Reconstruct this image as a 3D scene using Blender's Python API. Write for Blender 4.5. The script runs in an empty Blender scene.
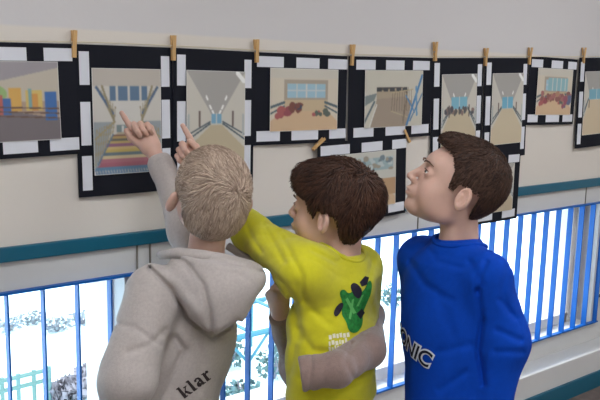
import bpy, bmesh, math, random
import numpy as np
from mathutils import Vector, Matrix
random.seed(7); rng = np.random.default_rng(7)
S = bpy.context.scene; COL = S.collection

# ------------------------------------------------------------------ camera
YAW, PITCH, ROLL, DIST, CAMZ, FPX = 0.668157, 0.163758, 0.024271, 2.03938, 1.515, 764.76
cy, sy, cp, sp = math.cos(YAW), math.sin(YAW), math.cos(PITCH), math.sin(PITCH)
FW = np.array([sy*cp, cy*cp, -sp]); _rt = np.array([cy, -sy, 0.]); _up = np.cross(_rt, FW)
RT = math.cos(ROLL)*_rt + math.sin(ROLL)*_up
UP = -math.sin(ROLL)*_rt + math.cos(ROLL)*_up
CAM = np.array([0., -DIST, CAMZ])
cam_d = bpy.data.cameras.new('camera'); cam_o = bpy.data.objects.new('camera', cam_d); COL.objects.link(cam_o)
cam_d.sensor_width = 36; cam_d.lens = FPX/600*36; cam_d.clip_start = .05; cam_d.clip_end = 400
M3 = Matrix(((RT[0], UP[0], -FW[0]), (RT[1], UP[1], -FW[1]), (RT[2], UP[2], -FW[2])))
cam_o.matrix_world = Matrix.Translation(CAM) @ M3.to_4x4()
S.camera = cam_o
# ------------------------------------------------------------------ world, sun, exposure
S.view_settings.view_transform = 'Standard'; S.view_settings.look = 'None'
S.view_settings.gamma = 1; S.view_settings.use_curve_mapping = False
S.view_settings.exposure = 0.0
W = bpy.data.worlds.new('world'); S.world = W; W.use_nodes = True
bg = W.node_tree.nodes['Background']; bg.inputs[0].default_value = (.78, .89, 1, 1); bg.inputs[1].default_value = 4.8
sun_d = bpy.data.lights.new('sun', 'SUN'); sun_d.energy = 3.5; sun_d.angle = .1; sun_d.color = (1, .96, .9)
sun_o = bpy.data.objects.new('sun', sun_d); COL.objects.link(sun_o)
sun_o.rotation_euler = (math.radians(40), 0, math.radians(200))   # from the far outdoor side, high
LAMP_POWER = 22

# ------------------------------------------------------------------ helpers: points
def ray(x, y): return FW + RT*(x-300)/FPX - UP*(y-200)/FPX
def P(x, y, d): return CAM + ray(x, y)*d                        # world point from image direction and depth
def onwall(x, y, Y=0.):
    r = ray(x, y); return CAM + r*((Y-CAM[1])/r[1])
def onground(x, y, Z):
    r = ray(x, y); return CAM + r*((Z-CAM[2])/r[2])
R_ = np.array([cy, -sy, 0.]); F_ = np.array([sy, cy, 0.]); U_ = np.array([0, 0, 1.])
def nz(v): v = np.asarray(v, float); return v/np.linalg.norm(v)

# ------------------------------------------------------------------ helpers: materials
def lin(c): 
    c = np.asarray(c, float)/255.; return np.where(c <= .04045, c/12.92, ((c+.055)/1.055)**2.4)
def mat(name, rgb, rough=.6, bump=0, bscale=60, var=0, vscale=8, spec=.3, metal=0, sheen=0, sss=0, stretch=None, detail=3):
    m = bpy.data.materials.new(name); m.use_nodes = True; nt = m.node_tree; b = nt.nodes['Principled BSDF']
    c = lin(rgb); b.inputs['Base Color'].default_value = (*c, 1); b.inputs['Roughness'].default_value = rough
    b.inputs['Specular IOR Level'].default_value = spec; b.inputs['Metallic'].default_value = metal
    if sheen: b.inputs['Sheen Weight'].default_value = sheen; b.inputs['Sheen Roughness'].default_value = .6
    if sss:
        b.inputs['Subsurface Weight'].default_value = sss; b.inputs['Subsurface Radius'].default_value = (.012, .005, .003)
        b.inputs['Subsurface Scale'].default_value = 1.0
    tc = nt.nodes.new('ShaderNodeTexCoord'); src = tc.outputs['Object']
    if stretch:
        mp = nt.nodes.new('ShaderNodeMapping'); mp.inputs['Scale'].default_value = stretch
        nt.links.new(src, mp.inputs[0]); src = mp.outputs[0]
    if var:
        n = nt.nodes.new('ShaderNodeTexNoise'); n.inputs['Scale'].default_value = vscale; n.inputs['Detail'].default_value = 5
        nt.links.new(src, n.inputs['Vector'])
        r = nt.nodes.new('ShaderNodeValToRGB'); r.color_ramp.elements[0].position = .3; r.color_ramp.elements[1].position = .7
        r.color_ramp.elements[0].color = (*(c*(1-var)), 1); r.color_ramp.elements[1].color = (*np.minimum(c*(1+var), 1), 1)
        nt.links.new(n.outputs[0], r.inputs[0]); nt.links.new(r.outputs[0], b.inputs['Base Color'])
    if bump:
        n = nt.nodes.new('ShaderNodeTexNoise'); n.inputs['Scale'].default_value = bscale; n.inputs['Detail'].default_value = detail
        nt.links.new(src, n.inputs['Vector'])
        bp = nt.nodes.new('ShaderNodeBump'); bp.inputs['Strength'].default_value = bump; bp.inputs['Distance'].default_value = .002
        nt.links.new(n.outputs[0], bp.inputs['Height']); nt.links.new(bp.outputs[0], b.inputs['Normal'])
    return m
def emat(name, rgb, k):
    m = bpy.data.materials.new(name); m.use_nodes = True; nt = m.node_tree; nt.nodes.remove(nt.nodes['Principled BSDF'])
    e = nt.nodes.new('ShaderNodeEmission'); e.inputs[0].default_value = (*lin(rgb), 1); e.inputs[1].default_value = k
    nt.links.new(e.outputs[0], nt.nodes['Material Output'].inputs[0]); return m
def hair_mat(name, dark, light):
    m = mat(name, dark, rough=.55, spec=.25); nt = m.node_tree; b = nt.nodes['Principled BSDF']
    g = nt.nodes.new('ShaderNodeNewGeometry'); tc = nt.nodes.new('ShaderNodeTexCoord')
    n = nt.nodes.new('ShaderNodeTexNoise'); n.inputs['Scale'].default_value = 40; n.inputs['Detail'].default_value = 4
    nt.links.new(tc.outputs['Object'], n.inputs['Vector'])
    a = nt.nodes.new('ShaderNodeMath'); a.operation = 'ADD'; nt.links.new(g.outputs['Random Per Island'], a.inputs[0]); nt.links.new(n.outputs[0], a.inputs[1])
    d = nt.nodes.new('ShaderNodeMath'); d.operation = 'MULTIPLY'; nt.links.new(a.outputs[0], d.inputs[0]); d.inputs[1].default_value = .55
    r = nt.nodes.new('ShaderNodeValToRGB'); r.color_ramp.elements[0].position = .15; r.color_ramp.elements[1].position = .95
    r.color_ramp.elements[0].color = (*lin(dark), 1); r.color_ramp.elements[1].color = (*lin(light), 1)
    nt.links.new(d.outputs[0], r.inputs[0]); nt.links.new(r.outputs[0], b.inputs['Base Color'])
    return m

# ------------------------------------------------------------------ helpers: objects
def link(o, parent=None):
    COL.objects.link(o)
    if parent is not None: o.parent = parent
    return o
def tag(o, label=None, cat=None, group=None, kind=None):
    if label: o['label'] = label
    if cat: o['category'] = cat
    if group: o['group'] = group
    if kind: o['kind'] = kind
    return o
def thing(name, label, cat, loc=(0, 0, 0), group=None):
    o = bpy.data.objects.new(name, None); o.empty_display_size = .05; o.location = tuple(float(v) for v in loc); link(o)
    return tag(o, label, cat, group)
def meshobj(name, verts, faces, m, parent=None, smooth=True):
    me = bpy.data.meshes.new(name); me.from_pydata([tuple(map(float, v)) for v in verts], [], [tuple(f) for f in faces])
    if smooth: me.polygons.foreach_set('use_smooth', np.ones(len(me.polygons), bool))
    me.materials.append(m); o = bpy.data.objects.new(name, me)
    link(o, parent)
    if parent is not None: o.matrix_parent_inverse = Matrix.Translation(-Vector(root_loc(parent)))
    return o
def root_loc(p):                                # a child mesh keeps world coordinates; its own children already sit in them
    return Vector(p.location) if p.parent is None else Vector((0, 0, 0))
class MB:
    def __init__(s): s.v = []; s.f = []
    def box(s, a, b, M=None):
        n = len(s.v)
        for x in (a[0], b[0]):
            for y in (a[1], b[1]):
                for z in (a[2], b[2]):
                    p = Vector((x, y, z)); s.v.append(tuple(M @ p) if M else tuple(p))
        s.f += [tuple(n+i for i in q) for q in ((0, 1, 3, 2), (4, 6, 7, 5), (0, 4, 5, 1), (2, 3, 7, 6), (0, 2, 6, 4), (1, 5, 7, 3))]
        return s
    def tube(s, pts, r, seg=8, cap=True):
        pts = [Vector(tuple(map(float, p))) for p in pts]; n0 = len(s.v); rr = r if hasattr(r, '__len__') else [r]*len(pts)
        for i, p in enumerate(pts):
            t = (pts[min(i+1, len(pts)-1)]-pts[max(i-1, 0)]).normalized()
            a = t.orthogonal().normalized() if i == 0 else (pa-t*pa.dot(t)).normalized()
            pa = a; b = t.cross(a)
            for k in range(seg):
                w = 2*math.pi*k/seg; s.v.append(tuple(p+(a*math.cos(w)+b*math.sin(w))*rr[i]))
        for i in range(len(pts)-1):
            for k in range(seg):
                k2 = (k+1) % seg; s.f.append((n0+i*seg+k, n0+i*seg+k2, n0+(i+1)*seg+k2, n0+(i+1)*seg+k))
        if cap:
            s.f.append(tuple(n0+k for k in reversed(range(seg)))); e = n0+(len(pts)-1)*seg; s.f.append(tuple(e+k for k in range(seg)))
        return s
    def ball(s, c, r, seg=12, ring=8):
        n0 = len(s.v); rx = r if hasattr(r, '__len__') else (r, r, r)
        for i in range(ring+1):
            th = math.pi*i/ring
            for k in range(seg):
                w = 2*math.pi*k/seg; s.v.append((c[0]+rx[0]*math.sin(th)*math.cos(w), c[1]+rx[1]*math.sin(th)*math.sin(w), c[2]+rx[2]*math.cos(th)))
        for i in range(ring):
            for k in range(seg):
                k2 = (k+1) % seg; s.f.append((n0+i*seg+k, n0+(i+1)*seg+k, n0+(i+1)*seg+k2, n0+i*seg+k2))
        return s
    def build(s, name, m, parent=None, smooth=False, bevel=0, seg=2):
        o = meshobj(name, s.v, s.f, m, parent, smooth)
        bm = bmesh.new(); bm.from_mesh(o.data); bmesh.ops.remove_doubles(bm, verts=bm.verts, dist=1e-6)
        bmesh.ops.recalc_face_normals(bm, faces=bm.faces)
        if bevel: bmesh.ops.bevel(bm, geom=list(bm.edges), offset=bevel, segments=seg, affect='EDGES', profile=.6)
        bm.to_mesh(o.data); bm.free(); return o

# ================================================================== SETTING
GLY = .11                                                   # window glass plane
RX0, RX1, RY0, RY1, RH = -1.6, 4.5, -3.6, .22, 2.75       # room extents
Z_TT, Z_TB = 1.043, 1.0025                                  # teal dado trim
WT, WB = .914, .285                                          # window opening height
wins = [(-1.3, .955), (1.21, 3.44)]

def wall_paint():
    m = bpy.data.materials.new('wall_paint'); m.use_nodes = True; nt = m.node_tree; b = nt.nodes['Principled BSDF']
    tc = nt.nodes.new('ShaderNodeTexCoord'); sx = nt.nodes.new('ShaderNodeSeparateXYZ'); nt.links.new(tc.outputs['Object'], sx.inputs[0])
    n = nt.nodes.new('ShaderNodeTexNoise'); n.inputs['Scale'].default_value = 6; nt.links.new(tc.outputs['Object'], n.inputs['Vector'])
    mu = nt.nodes.new('ShaderNodeMath'); mu.operation = 'MULTIPLY_ADD'; mu.inputs[1].default_value = .01; nt.links.new(n.outputs[0], mu.inputs[0]); nt.links.new(sx.outputs[2], mu.inputs[2])
    def ramp_step(z, c0, c1, w, prev=None):
        mr = nt.nodes.new('ShaderNodeMapRange'); mr.inputs[1].default_value = z-w; mr.inputs[2].default_value = z+w; nt.links.new(mu.outputs[0], mr.inputs[0])
        mx = nt.nodes.new('ShaderNodeMix'); mx.data_type = 'RGBA'; nt.links.new(mr.outputs[0], mx.inputs[0])
        if prev is None: mx.inputs[6].default_value = (*lin(c0), 1)
        else: nt.links.new(prev, mx.inputs[6])
        mx.inputs[7].default_value = (*lin(c1), 1); return mx.outputs[2]
    a = ramp_step(1.01, (206, 206, 206), (219, 212, 204), .004)
    a = ramp_step(1.625, None, (208, 205, 206), .004, a)
    nt.links.new(a, b.inputs['Base Color']); b.inputs['Roughness'].default_value = .65; b.inputs['Specular IOR Level'].default_value = .25
    n2 = nt.nodes.new('ShaderNodeTexNoise'); n2.inputs['Scale'].default_value = 90; nt.links.new(tc.outputs['Object'], n2.inputs['Vector'])
    bp = nt.nodes.new('ShaderNodeBump'); bp.inputs['Strength'].default_value = .12; bp.inputs['Distance'].default_value = .002
    nt.links.new(n2.outputs[0], bp.inputs['Height']); nt.links.new(bp.outputs[0], b.inputs['Normal']); return m
M_wall = wall_paint()
M_plain = mat('plain_plaster', (214, 209, 200), .7, .1, 80)
M_teal = mat('teal_gloss_paint', (8, 92, 118), .35, .05, 30, spec=.5, var=.06)
M_white = mat('white_window_paint', (214, 212, 208), .4, .04, 30, spec=.4)
M_bluebar = mat('blue_metal_paint', (10, 94, 178), .45, spec=.3, var=.05)
M_floor = mat('floor_lino', (114, 100, 94), .45, .1, 50, var=.22, vscale=22, spec=.4)
M_ceil = mat('ceiling_paint', (230, 228, 224), .8)

w = MB()
w.box((RX0, 0, Z_TT-.04), (RX1, .3, RH))                      # above the dado
w.box((RX0, 0, .0), (RX1, .3, WB))
w.box((RX0, 0, WB), (wins[0][0], .3, Z_TT-.04)); w.box((wins[0][1], 0, WB), (wins[1][0], .3, Z_TT-.04)); w.box((wins[1][1]+.09, 0, WB), (RX1, .3, Z_TT-.04))
w.box((wins[0][0], 0, WT), (wins[0][1], .3, Z_TT-.04)); w.box((wins[1][0], 0, WT), (wins[1][1]+.09, .3, Z_TT-.04))
w.build('wall_front', M_wall)['kind'] = 'structure'
MB().box((RX0, -.11, 0), (RX1, -.0005, .19)).build('trim_2', M_wall, bevel=.006)['kind'] = 'structure'     # low ledge under the windows
MB().box((RX0, -.016, Z_TB), (RX1, -.0005, Z_TT)).build('trim_1', M_teal, bevel=.004)['kind'] = 'structure'
MB().box((RX0, -.124, .0), (RX1, -.1105, .083)).build('baseboard_front', M_teal, bevel=.003)['kind'] = 'structure'
t = MB()
for px in (137, 150, 418, 586):
    x = onwall(px, 265 if px < 200 else (215 if px < 500 else 190))[0]; t.box((x-.0025, -.003, WT+.002), (x+.0025, -.0004, Z_TB-.001))
t.build('trim_3', mat('panel_joint_line', (120, 116, 108), .8))['kind'] = 'structure'  # thin darker strips along the panel joints
MB().box((RX0, RY0, -.1), (RX1, .0, 0)).build('floor', M_floor)['kind'] = 'structure'
MB().box((RX0, RY0, RH), (RX1, .3, RH+.1)).build('ceiling', M_ceil)['kind'] = 'structure'
MB().box((RX0-.12, RY0, 0), (RX0, .3, RH)).build('wall_left', M_plain)['kind'] = 'structure'
MB().box((RX1, RY0, 0), (RX1+.12, .3, RH)).build('wall_right', M_plain)['kind'] = 'structure'
MB().box((RX0, RY0-.12, 0), (RX1, RY0, RH)).build('wall_back', M_plain)['kind'] = 'structure'
# windows
def glass():
    m = bpy.data.materials.new('window_glass'); m.use_nodes = True; nt = m.node_tree; nt.nodes.remove(nt.nodes['Principled BSDF'])
    tr = nt.nodes.new('ShaderNodeBsdfTransparent'); tr.inputs[0].default_value = (.97, .99, 1, 1); gl = nt.nodes.new('ShaderNodeBsdfGlossy'); gl.inputs['Roughness'].default_value = .03
    mx = nt.nodes.new('ShaderNodeMixShader'); mx.inputs[0].default_value = .04
    nt.links.new(tr.outputs[0], mx.inputs[1]); nt.links.new(gl.outputs[0], mx.inputs[2])
    nt.links.new(mx.outputs[0], nt.nodes['Material Output'].inputs[0]); return m
M_glass = glass()
for i, (a, b) in enumerate(wins):
    fr = MB(); y0, y1 = GLY-.03, GLY+.04
    fr.box((a, y0, WB), (b, y1, WB+.05)); fr.box((a, y0, WT-.02), (b, y1, WT)); fr.box((a, y0, WB), (a+.04, y1, WT)); fr.box((b-.012, y0, WB), (b+(.09 if i else 0), y1, WT))
    o = fr.build('window_%d' % (i+1), M_white); o['kind'] = 'structure'
    pn = MB().box((a+.03, GLY, WB+.04), (b-.01, GLY+.006, WT-.01)).build('window_pane', M_glass, o)
    if i:
        sx_ = [b+.02, b+.05]; st = MB()
        for q in sx_: st.box((q, y0-.012, WB+.02), (q+.012, y0-.0005, WT-.01))
        st.build('window_stile', M_white, o)

# blue guard railing in front of the windows
ZT, ZB = .919, .287
rl = thing('window_guard_railing', 'blue metal guard railing of upright flat bars across the low windows', 'railing', (1.1, -.015, ZB))
MB().box((-1.28, -.018, ZT-.006), (3.575, .002, ZT+.001)).build('top_rail', M_bluebar, rl)
MB().box((-1.28, -.018, ZB-.001), (3.575, .002, ZB+.006)).build('bottom_rail', M_bluebar, rl)
x = .610-.098*19
while x < 3.57:
    MB().box((x-.0025, -.023, ZB+.006), (x+.0025, .004, ZT-.006)).build('bar', M_bluebar, rl); x += .098
for z in (.42, .80):
    b = MB(); b.tube([(3.60, -.001, z), (3.60, -.03, z)], .008, 10); b.box((3.57, -.012, z-.004), (3.61, -.004, z+.004)); b.build('fixing_bolt', mat('dark_bolt', (50, 52, 58), .4, metal=.6), rl)

# ceiling lamps
lampm = emat('lamp_diffuser', (240, 242, 246), LAMP_POWER); lfr = mat('lamp_frame', (225, 225, 225), .5)
for i, (lx, ly, lb) in enumerate([(.2, -1.5, 'ceiling light panel nearest the picture wall, left one'), (2.9, -1.5, 'ceiling light panel nearest the picture wall, right one'), (.2, -2.9, 'ceiling light panel at the back of the room, left one'), (2.9, -2.9, 'ceiling light panel at the back of the room, right one')]):
    L = thing('ceiling_light', lb, 'ceiling light', (lx, ly, RH), 'ceiling light panels')
    f = MB()
    for (a, b) in (((lx-.62, ly-.17, RH-.06), (lx+.62, ly-.15, RH-.001)), ((lx-.62, ly+.15, RH-.06), (lx+.62, ly+.17, RH-.001)), ((lx-.62, ly-.15, RH-.06), (lx-.6, ly+.15, RH-.001)), ((lx+.6, ly-.15, RH-.06), (lx+.62, ly+.15, RH-.001))): f.box(a, b)
    f.build('frame', lfr, L)
    MB().box((lx-.6, ly-.15, RH-.05), (lx+.6, ly+.15, RH-.045)).build('diffuser', lampm, L)

# ================================================================== OUTSIDE (seen down through the windows)
GZ = -3.3
M_snow = mat('snow', (214, 236, 242), .8, .3, 6)  # aqua haze of the outdoor view is tinted into the snow colour
MB().box((-60, .9, GZ-.3), (90, 120, GZ)).build('ground_snow', M_snow)['kind'] = 'structure'
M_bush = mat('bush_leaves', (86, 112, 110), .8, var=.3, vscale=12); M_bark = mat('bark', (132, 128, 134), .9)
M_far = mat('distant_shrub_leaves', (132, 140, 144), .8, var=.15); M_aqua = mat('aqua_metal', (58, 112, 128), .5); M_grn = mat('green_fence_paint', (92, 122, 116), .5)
def bush(c, w_, h, label, n=240, m=M_bush, leaf=.07, group='shrubs outside in the snow'):
    r = np.random.default_rng(int(abs(c[0]*77+c[1]*13)*10) % 9999)
    t = thing('shrub', label, 'shrub', (c[0], c[1], GZ), group); v = []; f = []
    for k in range(n):
        d = nz(r.normal(size=3)); rad = r.uniform(.45, 1)
        p = np.array([c[0]+d[0]*w_*rad, c[1]+d[1]*w_*.8*rad, GZ+h*.5+d[2]*h*.5*rad]); a = nz(r.normal(size=3))*leaf; b_ = nz(np.cross(a, r.normal(size=3)))*leaf*.6
        k0 = len(v); v += [p-a, p+b_, p+a, p-b_]; f.append((k0, k0+1, k0+2, k0+3))
    meshobj('foliage', v, f, m, t, False)
    s = MB()
    for k in range(5):
        d = r.normal(size=2)*w_*.4; s.tube([(c[0], c[1], GZ), (c[0]+d[0], c[1]+d[1], GZ+h*.7)], [.03, .012], 5)
    s.build('stem', M_bark, t)
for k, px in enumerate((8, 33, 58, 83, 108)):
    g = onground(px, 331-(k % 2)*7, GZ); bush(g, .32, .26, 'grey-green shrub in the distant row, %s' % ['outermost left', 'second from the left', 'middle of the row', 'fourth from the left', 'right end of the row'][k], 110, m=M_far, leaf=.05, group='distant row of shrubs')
for k, (px, py) in enumerate(((72, 396), (98, 380))):
    g = onground(px, py, GZ); bush(g, .38, .25, ['bare greyish shrub patch behind the green fence, the nearer one', 'bare greyish shrub patch behind the green fence, the farther one'][k], 420, M_bark, .09, 'bare shrub patches')
for k, (px, py, wd, hh) in enumerate(((228, 362, .35, .5), (274, 372, .4, .5), (284, 350, .35, .45), (240, 392, .35, .3), (392, 300, .3, .5))):
    g = onground(px, py+6, GZ); bush(g, wd, hh, ['snowy green shrub outside, left of the aqua pergola post', 'snowy green shrub outside, right of the aqua pergola post', 'snowy green shrub outside under the pergola beam, farthest back', 'small flat shrub outside, nearest the window below the pergola', 'green shrub outside seen between the yellow and the blue boy'][k], 150, leaf=.06, group='shrubs by the pergola')
g0 = onground(-30, 424, GZ); g1 = onground(50, 402, GZ)
fn = thing('low_fence', 'low green rail fence standing in the snow outside the left window', 'fence', (g0[0], g0[1], GZ))
for z in (.35, .5): MB().tube([(g0[0], g0[1], GZ+z), (g1[0], g1[1], GZ+z)], .035, 6).build('rail', M_grn, fn)
for k in range(6):
    q = g0+(g1-g0)*k/5; MB().tube([(q[0], q[1], GZ), (q[0], q[1], GZ+.55)], .03, 6).build('post', M_grn, fn)
pb = onground(248, 385, GZ); pg = thing('pergola', 'pale aqua metal pergola outside with braced posts and long beams', 'pergola', (pb[0], pb[1], GZ))
hp = onwall(0, 0)*0
def rise(px, py, base):   # height above ground of a line of sight over a ground spot
    r = ray(px, py); k = (base[:2]-CAM[:2])@r[:2]/(r[:2]@r[:2]); return CAM[2]+r[2]*k
ztop = rise(248, 335, pb); ux = np.array([1, .0, 0])
for k, off in enumerate((-1.0, 0, 1.0)):
    q = pb+ux*off
    MB().tube([(q[0], q[1], GZ), (q[0], q[1], ztop)], .045, 8).build('post', M_aqua, pg)
    for s_ in (-1, 1): MB().tube([(q[0], q[1], ztop-.45), (q[0]+s_*.4, q[1], ztop)], .025, 6).build('brace', M_aqua, pg)
for dy in (0, 1.4): MB().tube([(pb[0]-1.3, pb[1]+dy, ztop), (pb[0]+1.3, pb[1]+dy, ztop)], .05, 8).build('beam', M_aqua, pg)
for k in range(3):
    q = pb+ux*(k-1)*1.0; MB().tube([(q[0], q[1], ztop+.06), (q[0], q[1]+1.4, ztop+.06)], .03, 6).build('rafter', M_aqua, pg)
    MB().tube([(q[0], q[1]+1.4, GZ), (q[0], q[1]+1.4, ztop)], .045, 8).build('post', M_aqua, pg)

# ================================================================== PICTURE CARDS
M_black = mat('black_card', (21, 23, 33), .75, .1, 200, spec=.2)
M_strip = mat('white_paper', (218, 220, 228), .7, .05, 120)
def photo_mat():
    m = bpy.data.materials.new('printed_photo'); m.use_nodes = True; nt = m.node_tree; b = nt.nodes['Principled BSDF']
    a = nt.nodes.new('ShaderNodeAttribute'); a.attribute_name = 'ink'; nt.links.new(a.outputs['Color'], b.inputs['Base Color'])
    b.inputs['Roughness'].default_value = .45; b.inputs['Specular IOR Level'].default_value = .3; return m
M_photo = photo_mat()
class Pic:      # little printed pictures drawn with polygons; x right, y down, both 0..1
    def __init__(s, w, h, bgc):
        s.w, s.h = w, h; s.a = np.ones((h, w, 3))*np.array(bgc, float); yy, xx = np.mgrid[0:h, 0:w]; s.x = (xx+.5)/w; s.y = (yy+.5)/h
    def poly(s, pts, c):
        ins = np.zeros((s.h, s.w), bool); n = len(pts)
        for i in range(n):
            x1, y1 = pts[i]; x2, y2 = pts[(i+1) % n]
            if y1 == y2: continue
            cr = ((y1 > s.y) != (y2 > s.y)) & (s.x < (x2-x1)*(s.y-y1)/(y2-y1)+x1); ins ^= cr
        s.a[ins] = c; return s
    def rect(s, x0, y0, x1, y1, c): s.a[(s.x >= x0) & (s.x < x1) & (s.y >= y0) & (s.y < y1)] = c; return s
    def line(s, x0, y0, x1, y1, wd, c):
        dx, dy = x1-x0, y1-y0; L = dx*dx+dy*dy+1e-9; t = np.clip(((s.x-x0)*dx+(s.y-y0)*dy)/L, 0, 1)
        s.a[np.hypot(s.x-x0-t*dx, (s.y-y0-t*dy)*s.h/s.w) < wd/2] = c; return s
    def blob(s, x0, y0, rx, ry, c): s.a[((s.x-x0)/rx)**2+((s.y-y0)/ry)**2 < 1] = c; return s
    def soft(s, n=1):
        for _ in range(n):
            p = np.pad(s.a, ((1, 1), (1, 1), (0, 0)), 'edge'); s.a = (p[:-2, 1:-1]+p[2:, 1:-1]+p[1:-1, :-2]+p[1:-1, 2:]+2*p[1:-1, 1:-1])/6
        e = 1; s.a[:e] = s.a[-e:] = (225, 224, 222); s.a[:, :e] = (225, 224, 222); s.a[:, -e:] = (225, 224, 222); return s
def noise_dots(p, n, box, cols, r):
    g = np.random.default_rng(n)
    for _ in range(n):
        p.blob(g.uniform(box[0], box[2]), g.uniform(box[1], box[3]), r*g.uniform(.6, 1.3), r*g.uniform(.6, 1.3), cols[g.integers(len(cols))])
def pic_hall():
    p = Pic(132, 94, (196, 184, 164)); p.poly([(0, 0), (1, 0), (1, .08), (.3, .3), (0, .36)], (158, 150, 156)); p.rect(.0, .5, 1, 1, (120, 110, 112))
    p.poly([(0, .5), (0, .56), (.5, .6), (1, .73), (1, .5)], (178, 150, 128)); p.poly([(0, .62), (.5, .66), (1, .79), (1, 1), (0, 1)], (118, 108, 112))
    p.blob(.38, .4, .16, .12, (150, 190, 110)); p.rect(.55, .33, .66, .62, (230, 170, 70)); p.rect(.7, .36, .84, .62, (225, 190, 90)); p.rect(.3, .34, .4, .66, (190, 84, 80)); p.rect(.22, .44, .27, .64, (60, 100, 170))
    p.rect(.42, .42, .5, .66, (196, 92, 84)); p.rect(.5, .46, .57, .66, (58, 104, 180)); p.rect(.72, .34, .75, .6, (120, 170, 170)); p.rect(.86, .38, .97, .74, (52, 106, 184)); p.rect(.75, .4, .8, .62, (226, 150, 60))
    for k in range(3): p.line(.1, .54+k*.05, 1, .6+k*.06, .012, (110, 80, 70))
    return p.soft(1)
def pic_stairs():
    p = Pic(94, 132, (205, 200, 190)); p.rect(0, 0, 1, .17, (192, 182, 170))
    for x0, x1 in ((.24, .33), (.36, .5), (.53, .67), (.7, .79)): p.rect(x0, .17, x1, .30, (86, 118, 152))
    p.rect(.3, .31, .74, .52, (208, 204, 196)); p.rect(.33, .53, .7, .6, (120, 140, 142)); p.rect(.40, .54, .44, .6, (210, 210, 205)); p.rect(.58, .54, .62, .6, (210, 210, 205))
    cols = [(190, 170, 140), (140, 100, 84), (200, 160, 90), (110, 106, 96), (204, 172, 96), (152, 96, 130), (214, 182, 110), (206, 176, 86), (100, 120, 130), (212, 190, 140), (184, 104, 118), (176, 92, 110), (88, 134, 172)]
    n = len(cols); y = .6
    for k, c in enumerate(cols):
        h = .018+.0016*k; x0 = .34-.32*(k/(n-1))**.8; x1 = .70+.28*(k/(n-1))**.8; p.poly([(x0, y), (x1, y), (x1+.02, y+h), (x0-.02, y+h)], c); y += h
    p.rect(.0, y, 1, 1, (214, 208, 200)); p.rect(.02, y-.005, .98, y+.03, (92, 128, 166))
    for k in range(24): p.line(.04+k*.04, y, .05+k*.04, y+.025, .012, (210, 200, 180))
    for s in (0, 1):
        X = (lambda v: 1-v) if s else (lambda v: v)
        p.poly([(X(.0), .5), (X(.3), .5), (X(.08), .9), (X(0), .95)], (150, 160, 166))
        for k in range(7): p.line(X(.08+.04*k), .18+.03*k, X(.30), .5, .014, (160, 146, 112))
        p.line(X(.06), .18, X(.28), .42, .035, (74, 100, 140)); p.line(X(.14), .17, X(.3), .5, .03, (150, 136, 100))
        for k in range(8): p.line(X(.3-.035*k), .5+.01*k, X(.26-.034*k), .66+.035*k, .014, (164, 148, 110))
        p.line(X(.3), .5, X(.03), .66, .02, (170, 150, 100)); p.line(X(.28), .62, X(.06), .9, .02, (90, 120, 150))
    return p.soft(1)
def pic_corridor(fl=(200, 184, 152), end=(120, 176, 204), vy=.45, lamps=True, vx=.5, bench=False, w_=.1):
    p = Pic(94, 132, (206, 200, 186)); p.poly([(0, 0), (1, 0), (vx+w_, vy-.06), (vx-w_, vy-.06)], (168, 164, 158)); p.poly([(0, 1), (1, 1), (1, .8), (vx+w_, vy+.05), (vx-w_, vy+.05), (0, .8)], fl)
    for s in (0, 1):
        X = (lambda v: 1-v) if s else (lambda v: v)
        for a in (0, .05): p.line(X(0), .66+a, X(vx-w_-.02), vy+.02+a*.4, .022, (66, 84, 96))
        p.line(X(.04), .45, X(.04), .66, .03, (170, 180, 180)); p.line(X(.22), .42, X(.22), .56, .035, (110, 92, 86))
        if lamps:
            for q, z in ((.33, .25), (.39, .34), (.43, .39)): p.line(X(q), z*1.05, X(q+.02), z*1.05+.03, .03, (246, 246, 242))
    hh_ = .12 if w_ > .15 else .06; p.rect(vx-w_, vy-hh_, vx+w_, vy+.04, end); p.line(vx, vy-hh_, vx, vy+.04, .02, (200, 206, 204))
    if bench: noise_dots(p, 26, (vx-w_-.18, vy+.03, vx+w_+.2, vy+.1), [(96, 88, 88), (140, 110, 100), (80, 80, 90)], .035); 
    if lamps: p.line(.86, .02, .97, .1, .07, (244, 244, 242))
    return p.soft(1)
def pic_room(c1=(184, 84, 84)):
    p = Pic(132, 94, (216, 202, 178)); p.rect(0, 0, 1, .16, (208, 200, 184)); p.rect(.2, .18, .84, .5, (176, 160, 140)); p.rect(.24, .24, .8, .47, (150, 194, 214))
    for x in (.37, .51, .65): p.rect(x, .24, x+.02, .47, (214, 210, 200))
    p.rect(.24, .34, .8, .36, (200, 206, 206)); p.rect(.2, .5, .84, .68, (206, 178, 136)); p.poly([(0, 1), (1, 1), (1, .86), (.84, .68), (.18, .68), (0, .84)], (218, 178, 134))
    for s in (0, 1):
        X = (lambda v: 1-v) if s else (lambda v: v)
        p.line(X(0), .62, X(.2), .54, .03, (80, 100, 110)); p.line(X(0), .72, X(.2), .6, .02, (80, 100, 110))
    noise_dots(p, 12, (.1, .64, .3, .76), [c1, (160, 70, 80)], .05); noise_dots(p, 10, (.3, .56, .42, .66), [(60, 66, 96), (130, 70, 60)], .05); noise_dots(p, 9, (.6, .66, .84, .74), [c1, (90, 100, 90)], .04)
    return p.soft(1)
def pic_room_b():
    p = pic_room(); p.rect(.3, .2, .86, .48, (132, 186, 196)); 
    for x in (.42, .54, .66, .78): p.rect(x, .2, x+.02, .48, (206, 208, 200))
    noise_dots(p, 34, (.15, .52, .98, .66), [(150, 84, 80), (176, 100, 96), (120, 100, 110), (186, 130, 100)], .05); noise_dots(p, 12, (.75, .6, .98, .82), [(160, 76, 96), (90, 100, 140)], .05); return p.soft(1)
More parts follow.
